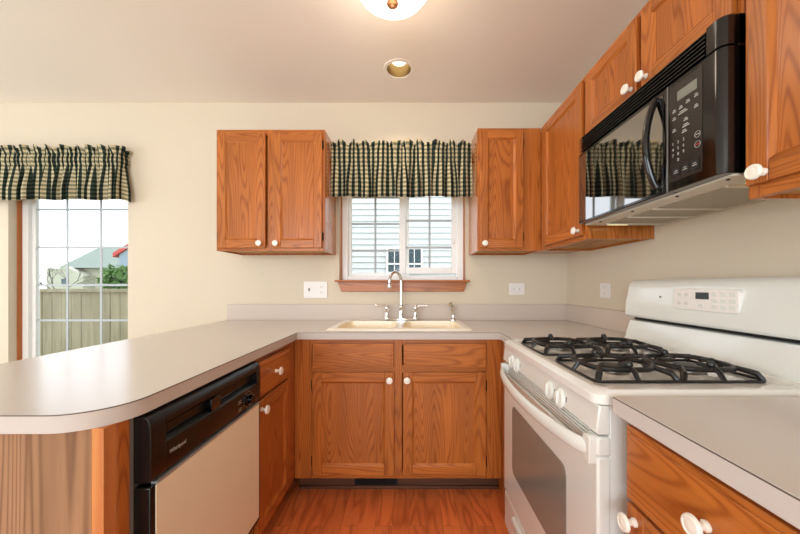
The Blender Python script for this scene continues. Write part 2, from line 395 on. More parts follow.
def window(name, W, cols_rows, slider=False):
    x0, x1, z0, z1 = W
    root = bpy.data.objects.new(name, None); COL.objects.link(root); root.location = ((x0+x1)/2, YB, z0); tag(root, kind='structure')
    cx = (x0+x1)/2
    def loc(mb, n, mat, **k):
        mb.v = [(a-cx, b-YB, c-z0) for a, b, c in mb.v]
        o = mb.build(n, mat, root, **k); return o
    # oak liner 4 cm into the reveal
    m = MB()
    ya, yb = YB+0.052, YB+0.080
    m.box(x0, x0+0.008, ya, yb, z0, z1); m.box(x1-0.008, x1, ya, yb, z0, z1); m.box(x0, x1, ya, yb, z1-0.008, z1)
    loc(m, 'oak_liner', 'oakZ')
    fy0, fy1 = YB+0.080, YB+0.158
    m = MB()
    fw = 0.05
    m.box(x0, x0+fw, fy0, fy1, z0, z1); m.box(x1-fw, x1, fy0, fy1, z0, z1)
    m.box(x0+fw, x1-fw, fy0, fy1, z0, z0+0.045); m.box(x0+fw, x1-fw, fy0, fy1, z1-0.05, z1)
    loc(m, 'vinyl_frame', 'vinyl', bevel=0.004)
    def sash(a0, a1, zz0, zz1, y, sw, vx, hz):
        m = MB(); m.box(a0, a0+sw, y, y+0.03, zz0, zz1); m.box(a1-sw, a1, y, y+0.03, zz0, zz1)
        m.box(a0+sw, a1-sw, y, y+0.03, zz0, zz0+sw); m.box(a0+sw, a1-sw, y, y+0.03, zz1-sw, zz1)
        loc(m, 'sash', 'vinyl', bevel=0.003)
        m = MB(); m.box(a0+sw, a1-sw, y+0.013, y+0.017, zz0+sw, zz1-sw); loc(m, 'pane', 'glass', smooth=False)
        m = MB()
        for q in vx: m.box(q-0.008, q+0.008, y+0.008, y+0.0125, zz0+sw, zz1-sw)
        for q in hz: m.box(a0+sw, a1-sw, y+0.0075, y+0.012, q-0.008, q+0.008)
        loc(m, 'muntin_grid', 'grid')
    if slider:
        sash(x0+0.045, 0.00, z0+0.045, z1-0.05, fy0+0.045, 0.026, [-0.265], [1.445, 1.655, 1.865])
        sash(-0.075, x1-0.045, z0+0.06, z1-0.05, fy0+0.01, 0.05, [0.16], [1.465, 1.675, 1.885])
        m = MB(); m.box(x1-0.082, x1-0.072, fy0-0.004, fy0+0.01, 1.49, 1.53); loc(m, 'latch', 'plastic_white', bevel=0.002)
    else:
        sash(x0+0.045, x1-0.02, z0+0.05, z1-0.05, fy0+0.03, 0.03, [-2.68, -2.415], [0.61, 0.897, 1.174, 1.47, 1.765])
    return root, loc
r1, l1 = window('window_1', W1, None)
m = MB(); m.box(W1[0]-0.03, W1[1]+0.03, YB-0.04, YB+0.072, W1[2]-0.02, W1[2]); l1(m, 'window_sill', 'oakX', bevel=0.003)
r2, l2 = window('window_2', W2, None, True)
# oak stool and apron under the sink window
m = MB(); m.box(-0.545, 0.447, YB-0.052, YB+0.072, 1.197, 1.211); l2(m, 'window_sill', 'oakX', bevel=0.004)
m = MB(); yy = YB-0.02
m.prism([(-0.53, 1.197), (0.432, 1.197), (0.405, 1.125), (-0.50, 1.125)], 1, YB-0.022, YB); l2(m, 'apron', 'oakX', bevel=0.003)

# ------------------------------------------------------------------ cabinets
def knob(parent, x, z, y=-0.019, r=0.0185):
    """round porcelain knob with a short neck, standing out towards local -y"""
    m = MB()
    m.lathe([(0.0095, 0), (0.0095, 0.004), (0.0065, 0.007), (0.0065, 0.017), (r*0.75, 0.0195), (r, 0.0225), (r, 0.0265), (r*0.88, 0.0295), (r*0.7, 0.0302),
             (r*0.62, 0.0290), (r*0.3, 0.0300), (0.0, 0.0308)], (0, 0, 0), (0, -1, 0), 28)
    return m.build('knob', 'knob', parent, loc=(x, y, z))
def door(parent, x0, x1, z0, z1, kx=None, kz=None, hinge=None, sw=0.052):
    t = 0.019; m = MB()
    m.box(x0, x0+sw, -t, -0.001, z0, z1, 0); m.box(x1-sw, x1, -t, -0.001, z0, z1, 0)
    m.box(x0+sw, x1-sw, -t+0.0006, -0.001, z0, z0+sw, 1); m.box(x0+sw, x1-sw, -t+0.0006, -0.001, z1-sw, z1, 1)
    # inner moulding sloping down to the panel
    a = [(x0+sw, z0+sw), (x1-sw, z0+sw), (x1-sw, z1-sw), (x0+sw, z1-sw)]; k = 0.011
    b_ = [(x0+sw+k, z0+sw+k), (x1-sw-k, z0+sw+k), (x1-sw-k, z1-sw-k), (x0+sw+k, z1-sw-k)]
    v = [(p[0], -t+0.0025, p[1]) for p in a]+[(p[0], -0.0085, p[1]) for p in b_]
    m.add(v, [(0,1,5,4), (2,3,7,6)], 1); m.add(v, [(1,2,6,5), (3,0,4,7)], 0)
    d = m.build('door', ['oakZ', 'oakX'], parent, bevel=0.0028)
    p = MB(); p.box(x0+sw-0.004, x1-sw+0.004, -0.009, -0.003, z0+sw-0.004, z1-sw+0.004); p.build('panel', 'oak_panel', d)
    if kx is not None: knob(d, kx, kz)
    if hinge:
        hx = x0-0.003 if hinge == 'l' else x1+0.003
        for hz in (z0+0.075, z1-0.075) if z1-z0 > 0.35 else (z0+0.05, z1-0.05):
            q = MB(); q.lathe([(0.002, -0.03), (0.0042, -0.026), (0.0042, 0.026), (0.002, 0.03)], (hx, -0.008, hz), (0, 0, 1), 10)
            q.box(hx-0.005, hx+0.005, -0.006, 0.0, hz-0.022, hz+0.022); q.build('hinge', 'bronze', d)
    return d
def drawer(parent, x0, x1, z0, z1, kx=None, name='drawer_front'):
    m = MB(); m.box(x0, x1, -0.019, -0.001, z0, z1)
    # raised field with a routed edge
    m.box(x0+0.012, x1-0.012, -0.0215, -0.018, z0+0.012, z1-0.012)
    d = m.build(name, 'oakX', parent, bevel=0.0035, seg=2)
    if kx is not None: knob(d, kx, (z0+z1)/2, y=-0.0215)
    return d
def carcass(parent, W, D, z0, z1, stiles, rails, toe=False, x_ext=0.0, zr=0.012, hollow=False):
    m = MB(); zb = z0+(zr if not toe else 0)
    if hollow:
        m.box(0, 0.018, 0.02, D, zb, z1); m.box(W-0.018, W, 0.02, D, zb, z1); m.box(0.0181, W-0.0181, 0.02, D, zb, zb+0.018); m.box(0.0181, W-0.0181, D-0.01, D, zb+0.0181, z1)
    else: m.box(-x_ext, W, 0.02, D, zb, z1)
    if not toe:
        m.box(0, 0.012, 0.02, D, z0, zb); m.box(W-0.012, W, 0.02, D, z0, zb)
        m.box(0.0121, W-0.0121, D-0.012, D, z0, zb)
    c = m.build('carcass', 'oak_side' if not toe else 'oakZ', parent)
    if not toe:
        u = MB(); u.box(0.0125, W-0.0125, 0.0205, D-0.0125, zb-0.001, zb); u.build('underside', 'ply', parent)
    f = MB()
    for a, b in stiles: f.box(a, b, 0, 0.02, z0, z1, 0)
    for a, b, c0, c1 in rails: f.box(a, b, 0.0006, 0.02, c0, c1, 1)
    f.build('face_frame', ['oakZ', 'oakX'], parent, bevel=0.0012, seg=1)
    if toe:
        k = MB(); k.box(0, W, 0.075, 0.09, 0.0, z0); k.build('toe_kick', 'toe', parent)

ZT = 2.195; ZB = 1.396
# --- wall cabinets
GW = 'oak wall cabinets'
t = thing('wall_cabinet', 'two-door oak wall cabinet hanging left of the sink window', 'cabinet', (-1.253, 2.07, 0), 0, GW)
carcass(t, 0.706, 0.305, ZB, ZT-0.010, [(0, 0.04), (0.333, 0.373), (0.666, 0.706)], [(0.04, 0.333, ZB, ZB+0.04), (0.373, 0.666, ZB, ZB+0.04), (0.04, 0.333, ZT-0.05, ZT-0.01), (0.373, 0.666, ZT-0.05, ZT-0.01)])
door(t, 0.015, 0.325, ZB+0.018, ZT-0.036, 0.292, ZB+0.046, 'l'); door(t, 0.372, 0.690, ZB+0.018, ZT-0.036, 0.398, ZB+0.046, 'r')
t = thing('wall_cabinet', 'narrow single-door oak wall cabinet facing forward, right of the sink window', 'cabinet', (0.446, 2.07, 0), 0, GW)
carcass(t, 0.414, 0.305, ZB, ZT, [(0, 0.035), (0.29, 0.414)], [(0.035, 0.29, ZB, ZB+0.04), (0.035, 0.29, ZT-0.04, ZT)])
door(t, 0.012, 0.292, ZB+0.018, ZT-0.022, 0.040, ZB+0.046, 'r')
t = thing('wall_cabinet', 'single-door oak wall cabinet in the corner between the back wall and the microwave', 'cabinet', (0.86, 2.068, 0), -PI/2, GW)
carcass(t, 0.535, 0.322, ZB, ZT, [(0, 0.075), (0.50, 0.535)], [(0.075, 0.50, ZB, ZB+0.045), (0.075, 0.50, ZT-0.045, ZT)], x_ext=0.30)
door(t, 0.06, 0.512, ZB+0.022, ZT-0.022, 0.487, ZB+0.048, sw=0.055)
t = thing('wall_cabinet', 'short oak cabinet with two doors directly above the microwave', 'cabinet', (0.86, 1.531, 0), -PI/2, GW)
carcass(t, 0.716, 0.322, 1.872, ZT, [(0, 0.03), (0.345, 0.385), (0.69, 0.716)], [(0.03, 0.345, 1.872, 1.90), (0.385, 0.69, 1.872, 1.90), (0.03, 0.345, ZT-0.03, ZT), (0.385, 0.69, ZT-0.03, ZT)])
door(t, 0.012, 0.352, 1.884, ZT-0.022, 0.326, 1.915, sw=0.05); door(t, 0.376, 0.700, 1.884, ZT-0.022, 0.402, 1.915, sw=0.05)
t = thing('wall_cabinet', 'large oak wall cabinet at the right edge, nearest the camera, beside the microwave', 'cabinet', (0.86, 0.806, 0), -PI/2, GW)
carcass(t, 0.76, 0.322, ZB-0.006, ZT, [(0, 0.03), (0.36, 0.40), (0.73, 0.76)], [(0.03, 0.36, ZB-0.006, ZB+0.035), (0.40, 0.73, ZB-0.006, ZB+0.035), (0.03, 0.36, ZT-0.04, ZT), (0.40, 0.73, ZT-0.04, ZT)])
door(t, 0.010, 0.372, ZB+0.024, ZT-0.022, 0.052, ZB+0.046, sw=0.05); door(t, 0.388, 0.75, ZB+0.024, ZT-0.022, 0.72, ZB+0.046, sw=0.05)

# --- base cabinets
GB = 'oak base cabinets'; ZK = 0.10; ZH = 0.876
t = thing('base_cabinet', 'wide oak sink cabinet with two doors under two false drawer fronts', 'cabinet', (-0.634, 1.765, 0), 0, GB)
WS = 1.148
carcass(t, WS, 0.58, ZK, ZH, [(0, 0.095), (0.545, 0.595), (1.062, WS)], [(0.095, 0.545, ZK, ZK+0.035), (0.595, 1.062, ZK, ZK+0.035), (0.095, 0.545, ZH-0.035, ZH), (0.595, 1.062, ZH-0.035, ZH), (0.095, 0.545, 0.685, 0.73), (0.595, 1.062, 0.685, 0.73)], toe=True, hollow=True)
door(t, 0.101, 0.552, 0.127, 0.693, 0.528, 0.655, 'l'); door(t, 0.600, 1.057, 0.127, 0.693, 0.624, 0.655, 'r')
drawer(t, 0.103, 0.549, 0.722, 0.852, name='false_drawer_front'); drawer(t, 0.604, 1.057, 0.722, 0.852, name='false_drawer_front')
m = MB(); m.box(WS+0.002, 1.80, -0.232, 0.58, 0.0, ZH); m.build('corner_filler', 'oakZ', t)
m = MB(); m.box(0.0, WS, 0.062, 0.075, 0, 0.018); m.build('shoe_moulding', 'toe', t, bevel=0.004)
t = thing('base_cabinet', 'narrow oak cabinet with one drawer over one door, between dishwasher and corner', 'cabinet', (-0.634, 1.285, 0), PI/2, GB)
carcass(t, 0.479, 0.60, ZK, ZH, [(0, 0.03), (0.345, 0.479)], [(0.03, 0.345, ZK, ZK+0.04), (0.03, 0.345, ZH-0.03, ZH), (0.03, 0.345, 0.68, 0.705)], toe=True)
drawer(t, 0.012, 0.358, 0.706, 0.853, 0.175); door(t, 0.012, 0.358, 0.132, 0.692, 0.04, 0.655)
t = thing('base_cabinet', 'oak cabinet with drawers and doors under the right-hand counter nearest the camera', 'cabinet', (0.513, 0.728, 0), -PI/2, GB)
carcass(t, 0.9, 0.66, ZK, ZH, [(0, 0.03), (0.40, 0.44), (0.87, 0.9)], [(0.03, 0.40, ZK, ZK+0.04), (0.44, 0.87, ZK, ZK+0.04), (0.03, 0.40, ZH-0.03, ZH), (0.44, 0.87, ZH-0.03, ZH), (0.03, 0.4, 0.68, 0.71), (0.44, 0.87, 0.68, 0.71)], toe=True)
drawer(t, 0.006, 0.405, 0.694, 0.858, 0.203); door(t, 0.006, 0.405, 0.13, 0.684, 0.033, 0.655)
drawer(t, 0.435, 0.885, 0.694, 0.858, 0.66); door(t, 0.435, 0.885, 0.13, 0.684, 0.46, 0.655)
# peninsula end and back panelling
t = thing('peninsula_panel', 'pale oak end of the peninsula under the rounded counter corner', 'panel', (-0.95, 0.66, 0))
m = MB(); m.box(-0.30, 0.290, 0.0, 0.05, 0, ZH); m.build('end_panel', 'oak_light', t)
m = MB(); m.box(0.2903, 0.316, 0.0, 0.03, 0, ZH); m.build('edge_strip', 'oak_edge', t, bevel=0.001)
m = MB(); m.box(0.2903, 0.316, 0.031, 0.062, 0.0, ZH); m.build('side_stile', 'oakZ', t, bevel=0.001)
m = MB(); m.box(-0.30, -0.285, 0.052, 1.71, 0, ZH); m.build('back_panel', 'oak_light', t)

# ------------------------------------------------------------------ countertops
ZTOP, ZLO = 0.914, 0.876
def seam_strip(path, z0=0.9112, z1=0.9135, off=0.0007, closed=False):
    m = MB(); P = [Vector((x, y)) for x, y in path]; n = len(P); Q = []
    for i, p in enumerate(P):
        t = (P[min(i+1, n-1)]-P[max(i-1, 0)]).normalized(); Q.append(p+Vector((t.y, -t.x))*off)
    v = [(p.x, p.y, z0) for p in Q]+[(p.x, p.y, z1) for p in Q]+[(p.x, p.y, z0) for p in P]+[(p.x, p.y, z1) for p in P]
    f = []
    for i in range(n-1):
        f += [(i, i+1, n+i+1, n+i), (n+i, n+i+1, 3*n+i+1, 3*n+i), (i, i+1, 2*n+i+1, 2*n+i)]
    m.add(v, f); return m
PX0, PX1, PY = -1.35, -0.612, 0.636
def arc(cx, cy, r, a0, a1, n=12):
    return [(cx+r*math.cos(a0+(a1-a0)*i/n), cy+r*math.sin(a0+(a1-a0)*i/n)) for i in range(n+1)]
rc = 0.115; XS = 0.497
front = arc(PX0+rc, PY+rc, rc, PI, 1.5*PI)+arc(PX1-rc, PY+rc, rc, 1.5*PI, 2*PI)+[(PX1, 1.738), (XS, 1.738), (XS, 1.528)]
outline = [(PX0, YB)]+front+[(XR, 1.528), (XR, YB)]
hole = rrect(-0.44, 0.33, 1.85, 2.22, 0.03, 3)
t = thing('countertop', 'pale greige laminate worktop wrapping round the sink wall and the rounded peninsula', 'countertop', (-0.5, 2.0, ZLO))
def rel(m, o):
    m.v = [(a-o[0], b-o[1], c-o[2]) for a, b, c in m.v]; return m
O = (-0.5, 2.0, ZLO)
m = MB(); m.holed(outline, [hole], ZTOP, 0); m.holed(outline, [hole], ZLO, 1); m.walls(outline, ZLO, ZTOP, 1); m.walls(hole, ZLO, ZTOP, 1)
rel(m, O).build('worktop', ['lam', 'lam_edge'], t, weld=True)
rel(seam_strip(front), O).build('edge_seam', 'seam', t)
m = MB(); m.box(-1.35, XR, YB-0.02, YB, ZTOP, 1.031); m.box(XR-0.02, XR, 1.528, YB-0.0205, ZTOP, 1.031)
rel(m, O).build('backsplash', 'lam_splash', t, bevel=0.002)
t = thing('countertop', 'short laminate worktop at lower right, over the near drawer cabinet', 'countertop', (0.8, 0.3, ZLO)); O = (0.8, 0.3, ZLO)
NX = 0.476
m = MB(); m.box(NX, XR, -0.18, 0.742, ZLO, ZTOP, 0); rel(m, O).build('worktop', ['lam'], t)
rel(seam_strip([(NX, 0.742), (NX, -0.18)], 0.9108, 0.9130, 0.0007), O).build('edge_seam', 'seam', t)
m = MB(); m.box(XR-0.02, XR, -0.18, 0.742, ZTOP, 1.031); rel(m, O).build('backsplash', 'lam_splash', t, bevel=0.002)

# ------------------------------------------------------------------ sink, faucet, sprayer
SX = -0.055; O = (SX, 2.05, ZTOP)
t = thing('kitchen_sink', 'cream white double-bowl drop-in sink under the window', 'sink', O)
out = rrect(SX-0.425, SX+0.425, 1.795, 2.325, 0.05, 6)
out2 = rrect(SX-0.412, SX+0.412, 1.808, 2.312, 0.045, 6)
bA = rrect(SX-0.372, SX-0.022, 1.855, 2.205, 0.05, 6); bB = rrect(SX+0.022, SX+0.372, 1.855, 2.205, 0.05, 6)
m = MB(); m.holed(out2, [bA, bB], ZTOP+0.009)
n = len(out)
m.add([(x, y, ZTOP+0.0005) for x, y in out]+[(x, y, ZTOP+0.009) for x, y in out2], [(i, (i+1) % n, n+(i+1) % n, n+i) for i in range(n)])
rel(m, O).build('rim', 'sink_rim', t, weld=True, bevel=0.003)
for lp in (bA, bB):
    m = MB(); cx = sum(p[0] for p in lp)/len(lp); cy = sum(p[1] for p in lp)/len(lp); k = len(lp)
    lo = [(cx+(x-cx)*0.9, cy+(y-cy)*0.9) for x, y in lp]
    m.add([(x, y, ZTOP+0.009) for x, y in lp]+[(x, y, ZTOP-0.17) for x, y in lo], [(i, (i+1) % k, k+(i+1) % k, k+i) for i in range(k)]+[tuple(range(k, 2*k))])
    rel(m, O).build('bowl', 'sink', t)
    m = MB(); m.lathe([(0.0, 0.002), (0.03, 0.002), (0.042, 0.004), (0.044, 0.0)], (cx, cy, ZTOP-0.17), (0, 0, 1)); rel(m, O).build('drain', 'steel', t)
FY = 2.262; ZD = ZTOP+0.009
t = thing('faucet', 'chrome gooseneck faucet with two lever handles behind the sink', 'faucet', (SX, FY, ZD))
m = MB(); m.prism(rrect(-0.125, 0.125, -0.028, 0.028, 0.027, 6), 2, 0, 0.014); m.build('base_plate', 'chrome', t, bevel=0.004)
R = 0.062; path = [(0, 0, 0.01), (0, 0, 0.1), (0, 0, 0.28)]; dx, dy = -0.62, -0.78
for i in range(1, 13):
    a = PI*i/12; q = R*(1-math.cos(a)); path.append((dx*q, dy*q, 0.28+R*math.sin(a)))
path.append((dx*2*R, dy*2*R, 0.262))
m = MB(); m.tube(path, 0.0105, 14); m.lathe([(0.022, 0), (0.022, 0.02), (0.016, 0.034), (0.014, 0.075), (0.0165, 0.08), (0.0165, 0.09), (0.0105, 0.10)], (0, 0, 0.012), (0, 0, 1))
m.lathe([(0.0105, 0), (0.0145, -0.012), (0.016, -0.036), (0.013, -0.042), (0, -0.042)], (dx*2*R, dy*2*R, 0.268), (0, 0, 1)); m.build('spout', 'chrome', t)
for sx in (-1, 1):
    m = MB(); m.lathe([(0.021, 0), (0.021, 0.008), (0.013, 0.024), (0.012, 0.055), (0.017, 0.068), (0.018, 0.082), (0.010, 0.094), (0, 0.096)], (sx*0.102, 0, 0.013), (0, 0, 1))
    m.tube([(sx*0.102, 0, 0.095), (sx*0.135, -0.008, 0.104), (sx*0.185, -0.018, 0.104)], [0.007, 0.006, 0.0045], 10); m.build('handle', 'chrome', t)
t = thing('sprayer', 'chrome side sprayer standing right of the faucet', 'sprayer', (SX+0.37, FY, ZD))
m = MB(); m.lathe([(0.021, 0), (0.021, 0.006), (0.014, 0.016), (0.012, 0.03), (0.013, 0.05)], (0, 0, 0), (0, 0, 1)); m.build('holder', 'chrome', t)
m = MB(); m.tube([(0, 0, 0.045), (0, 0, 0.08), (-0.004, -0.006, 0.105), (-0.02, -0.026, 0.118), (-0.03, -0.038, 0.114)], [0.011, 0.014, 0.014, 0.013, 0.011], 12)
m.build('spray_head', 'chrome', t)

# ------------------------------------------------------------------ dishwasher (faces +x)
DX0, DX1 = 0.724, 1.278; DW = DX1-DX0
t = thing('dishwasher', 'built-in dishwasher with a cream door panel and black control strip', 'dishwasher', (-0.602, DX0, 0), PI/2)
m = MB(); m.box(0.0, DW, 0.04, 0.60, 0.11, 0.868); m.build('tub', 'grey', t)
m = MB(); m.box(-0.001, 0.010, 0.034, 0.05, 0.05, 0.872); m.build('side_trim', 'alu', t)
m = MB(); m.box(0.011, DW-0.002, -0.004, 0.0335, 0.235, 0.704); m.build('door', 'black', t, bevel=0.003)
m = MB(); m.box(0.026, DW-0.014, -0.006, 0.010, 0.252, 0.702); m.build('door_panel', 'cream_panel', t, bevel=0.001)
# control strip: bullnose top, long grip recess, fascia
m = MB()
prof = [(0.04, 0.868), (0.012, 0.868), (0.002, 0.862), (-0.004, 0.850), (-0.004, 0.836), (0.004, 0.828), (0.016, 0.822), (0.016, 0.800), (-0.004, 0.788), (-0.006, 0.780), (-0.006, 0.722), (0.0, 0.714), (0.04, 0.714)]
m.prism(prof, 0, 0.056, DW-0.03)
side = [(0.04, 0.868), (0.012, 0.868), (0.002, 0.862), (-0.004, 0.850), (-0.006, 0.78), (-0.006, 0.722), (0.0, 0.714), (0.04, 0.714)]
m.prism(side, 0, 0.011, 0.0559); m.prism(side, 0, DW-0.0299, DW-0.002)
cp = m.build('control_panel', 'black', t, bevel=0.0015)
m = MB(); m.prism([(0.016, 0.822), (-0.003, 0.826), (-0.005, 0.793), (-0.003, 0.790), (0.016, 0.802)], 0, 0.24, 0.285)
m.build('latch', 'black_gloss', cp, bevel=0.002)
m = MB(); m.lathe([(0.023, 0), (0.023, 0.004), (0.018, 0.006), (0.017, 0.018), (0.014, 0.021), (0, 0.021)], (0.455, -0.006, 0.750), (0, -1, 0), 28)
m.box(0.4535, 0.4565, -0.0285, -0.0265, 0.737, 0.766); m.build('dial', 'black_gloss', cp)
m = MB()
for k in range(12):
    a = 2*PI*k/12; cx, cz = 0.455+0.030*math.cos(a), 0.750+0.030*math.sin(a); m.box(cx-0.0022, cx+0.0022, -0.0066, -0.0055, cz-0.0009, cz+0.0009)
for zz in (0.765, 0.757, 0.738, 0.731):
    m.box(0.386, 0.408, -0.0066, -0.0055, zz-0.0008, zz+0.0008)
m.build('dial_markings', 'print_light', cp)
m = MB(); add_text(m, 'Whirlpool', 0.097, -0.0062, 0.758, 0.014); m.build('maker_mark', 'print_light', cp)
m = MB(); m.box(0.027, DW-0.012, -0.0068, 0.007, 0.7045, 0.7100); m.build('trim_line', 'alu', t)
m = MB(); m.box(0.018, DW-0.002, 0.07, 0.09, 0.0, 0.232); m.build('kick_plate', 'black_matte', t)

# ------------------------------------------------------------------ gas range (faces -x)
RY0, RY1 = 1.524, 0.766; RW = RY0-RY1
t = thing('gas_range', 'white freestanding gas range with black grates and a high back guard', 'stove', (0.455, RY0, 0), -PI/2)
m = MB(); m.box(0.004, RW-0.004, 0.03, 0.70, 0.03, 0.882); m.build('body', 'white', t, bevel=0.003)
for a in (0.05, RW-0.05):
    for c in (0.1, 0.62):
        m = MB(); m.lathe([(0.018, 0), (0.018, 0.008), (0.010, 0.01), (0.010, 0.03)], (a, c, 0), (0, 0, 1)); m.build('foot', 'black', t)
# cooktop: raised rim, sunken burner field
m = MB()
oc = rrect(0.0, RW, -0.006, 0.60, 0.03, 5); ob = rrect(0.012, RW-0.012, 0.010, 0.585, 0.03, 5); oi_ = rrect(0.05, RW-0.05, 0.035, 0.555, 0.035, 5); of = rrect(0.06, RW-0.06, 0.045, 0.545, 0.03, 5)
n = len(oc)
ringsz = [(oc, 0.884), (oc, 0.906), (ob, 0.918), (oi_, 0.916), (of, 0.906)]
vs = []; fs = []
for lp, z in ringsz: vs += [(x, y, z) for x, y in lp]
for i in range(len(ringsz)-1):
    for k in range(n): fs.append((i*n+k, i*n+(k+1) % n, (i+1)*n+(k+1) % n, (i+1)*n+k))
fs.append(tuple(4*n+k for k in range(n))); fs.append(tuple(range(n))[::-1])
m.add(vs, fs); ct = m.build('cooktop', 'white_top', t, bevel=0.004, seg=3)
def grate(x0, x1, y0, y1):
    m = MB(); zt = 0.940; ym = (y0+y1)/2; xm = (x0+x1)/2
    m.tube([(x, y, 0.9105) for x, y in rrect(x0, x1, y0, y1, 0.02, 4)], 0.0042, 8, closed=True)      # low outer rail
    for ya, yb in ((y0, ym), (ym, y1)):
        cy = (ya+yb)/2; hx = (x1-x0)/2; hy = (yb-ya)/2
        # raised loop round the burner
        lp = []
        for i in range(28):
            a = 2*PI*i/28; c_, s_ = math.cos(a), math.sin(a); q = 1/((abs(c_)**3.2+abs(s_)**3.2)**(1/3.2))
            lp.append((xm+hx*0.74*c_*q, cy+hy*0.80*s_*q, zt-0.006))
        m.tube(lp, 0.0078, 8, closed=True)
        # sloping feet at the corners
        for sx in (-1, 1):
            for sy in (-1, 1):
                m.tube([(xm+sx*(hx-0.006), cy+sy*(hy-0.008), 0.9105), (xm+sx*hx*0.88, cy+sy*hy*0.86, zt-0.012), (xm+sx*hx*0.60, cy+sy*hy*0.66, zt-0.004)], [0.0075, 0.009, 0.007], 8)
        # fingers with upturned rounded tips
        for sx in (-1, 1):
            m.tube([(xm+sx*(hx-0.002), cy, 0.911), (xm+sx*hx*0.86, cy, 0.931), (xm+sx*hx*0.66, cy, zt), (xm+sx*hx*0.34, cy, zt)], [0.006, 0.0075, 0.0075, 0.006], 8)
            m.lathe([(0.005, -0.006), (0.010, 0.0), (0.0115, 0.007), (0.008, 0.0155), (0, 0.018)], (xm+sx*hx*0.66, cy, zt), (0, 0, 1), 10)
        for sy in (-1, 1):
            m.tube([(xm, cy+sy*(hy-0.002), 0.911), (xm, cy+sy*hy*0.86, 0.931), (xm, cy+sy*hy*0.68, zt), (xm, cy+sy*hy*0.36, zt)], [0.006, 0.0075, 0.0075, 0.006], 8)
    m.build('grate', 'iron', ct)
    for cy in ((y0+ym)/2, (y1+ym)/2):
        q = MB(); q.lathe([(0.050, 0), (0.047, 0.003), (0.036, 0.004), (0.034, 0.012), (0.030, 0.014)], (xm, cy, 0.9062), (0, 0, 1), 28, 0)
        q.lathe([(0.031, 0.012), (0.033, 0.015), (0.030, 0.020), (0, 0.021)], (xm, cy, 0.9062), (0, 0, 1), 28, 1)
        q.build('burner', ['steel', 'iron'], ct)
grate(0.072, 0.322, 0.055, 0.525); grate(0.408, 0.658, 0.055, 0.525)
# control fascia with knobs
m = MB(); m.prism([(0.03, 0.812), (0.002, 0.812), (-0.004, 0.818), (0.004, 0.882), (0.03, 0.882)], 0, 0.0, RW)
fa = m.build('control_fascia', 'white', t, bevel=0.003)
for kx in (0.125, 0.190, 0.500, 0.572):
    m = MB(); d = Vector((0, -1, 0.12)).normalized(); c = (kx, -0.001, 0.836)
    m.lathe([(0.030, 0), (0.030, 0.004), (0.027, 0.007), (0.024, 0.010), (0, 0.011)], c, d, 28)
    m.prism([(-0.005, 0.812), (-0.012, 0.814), (-0.017, 0.822), (-0.017, 0.851), (-0.012, 0.859), (-0.003, 0.861)], 0, kx-0.005, kx+0.005); kn = m.build('burner_knob', 'white', fa, bevel=0.0015)
    m = MB(); m.box(kx+0.034, kx+0.037, -0.0026, 0.002, 0.835, 0.850); m.build('dial_mark', 'grey', kn)
# louvres between fascia and door
m = MB()
m.box(0.046, RW-0.046, 0.024, 0.030, 0.7585, 0.811)
for k in range(5): m.box(0.046, RW-0.046, 0.006, 0.025, 0.764+k*0.0095, 0.770+k*0.0095)
m.build('vent_louvre', 'white', t)
# oven door
m = MB(); m.box(0.002, RW-0.002, 0.0, 0.034, 0.205, 0.758); 
m.box(0.002, 0.045, 0.0, 0.034, 0.7581, 0.806); m.box(RW-0.045, RW-0.002, 0.0, 0.034, 0.7581, 0.806)
od = m.build('oven_door', 'white', t, bevel=0.006, seg=3)
win = [(x, z) for x, z in rrect(0.125, 0.605, 0.35, 0.648, 0.03, 5)]
m = MB(); m.prism(win, 1, -0.0018, 0.001); m.build('oven_window', 'oven_glass', od, bevel=0.001)
N_ = 22; path = []; rad = []
for i in range(N_+1):
    u = i/N_; x = 0.02+(RW-0.04)*u; bow = math.sin(PI*u)**0.55; path.append((x, -0.006-0.050*bow, 0.770-0.006*math.sin(PI*u))); rad.append(0.012)
m = MB(); m.tube(path, rad, 14, rz=1.75)
for a in (0.006, RW-0.036): m.prism(rrect(a, a+0.030, 0.735, 0.806, 0.01, 4), 1, -0.018, 0.002)
m.build('handle', 'white', od, bevel=0.002)
m = MB(); m.box(0.002, RW-0.002, 0.002, 0.034, 0.035, 0.196); bd = m.build('broiler_drawer', 'white', t, bevel=0.006, seg=3)
m = MB(); m.prism([(0.004, 0.17), (-0.012, 0.165), (-0.014, 0.15), (-0.006, 0.125), (0.004, 0.12)], 0, 0.14, RW-0.14); m.build('drawer_pull', 'white', bd, bevel=0.004)
# back guard: lower riser, black slot, upper curved console
m = MB(); m.prism([(0.565, 0.90), (0.60, 1.010), (0.62, 1.014), (0.70, 1.014), (0.70, 0.884), (0.565, 0.884)], 0, 0.004, RW-0.004); m.build('back_riser', 'white', t, bevel=0.004)
m = MB(); m.box(0.02, RW-0.02, 0.612, 0.69, 1.0145, 1.026); m.build('vent_slot', 'black_matte', t)
pr_ = [(0.585, 1.0262), (0.578, 1.034), (0.582, 1.10)]
for i in range(0, 8):
    a = PI/2*i/7; pr_.append((0.632-0.038*math.cos(a), 1.150+0.048*math.sin(a)))
pr_ += [(0.665, 1.199), (0.70, 1.185), (0.70, 1.0262)]
m = MB(); m.prism(pr_, 0, 0.0, RW); bgd = m.build('back_guard', 'white', t, bevel=0.012, seg=4)
m = MB(); m.prism(rrect(0.285, 0.530, 1.082, 1.160, 0.014, 4), 1, 0.5765, 0.60); cpn = m.build('control_panel', 'plastic_white', bgd, bevel=0.002)
m = MB(); m.box(0.380, 0.430, 0.5752, 0.578, 1.124, 1.148); m.build('clock_display', 'lcd_dark', cpn)
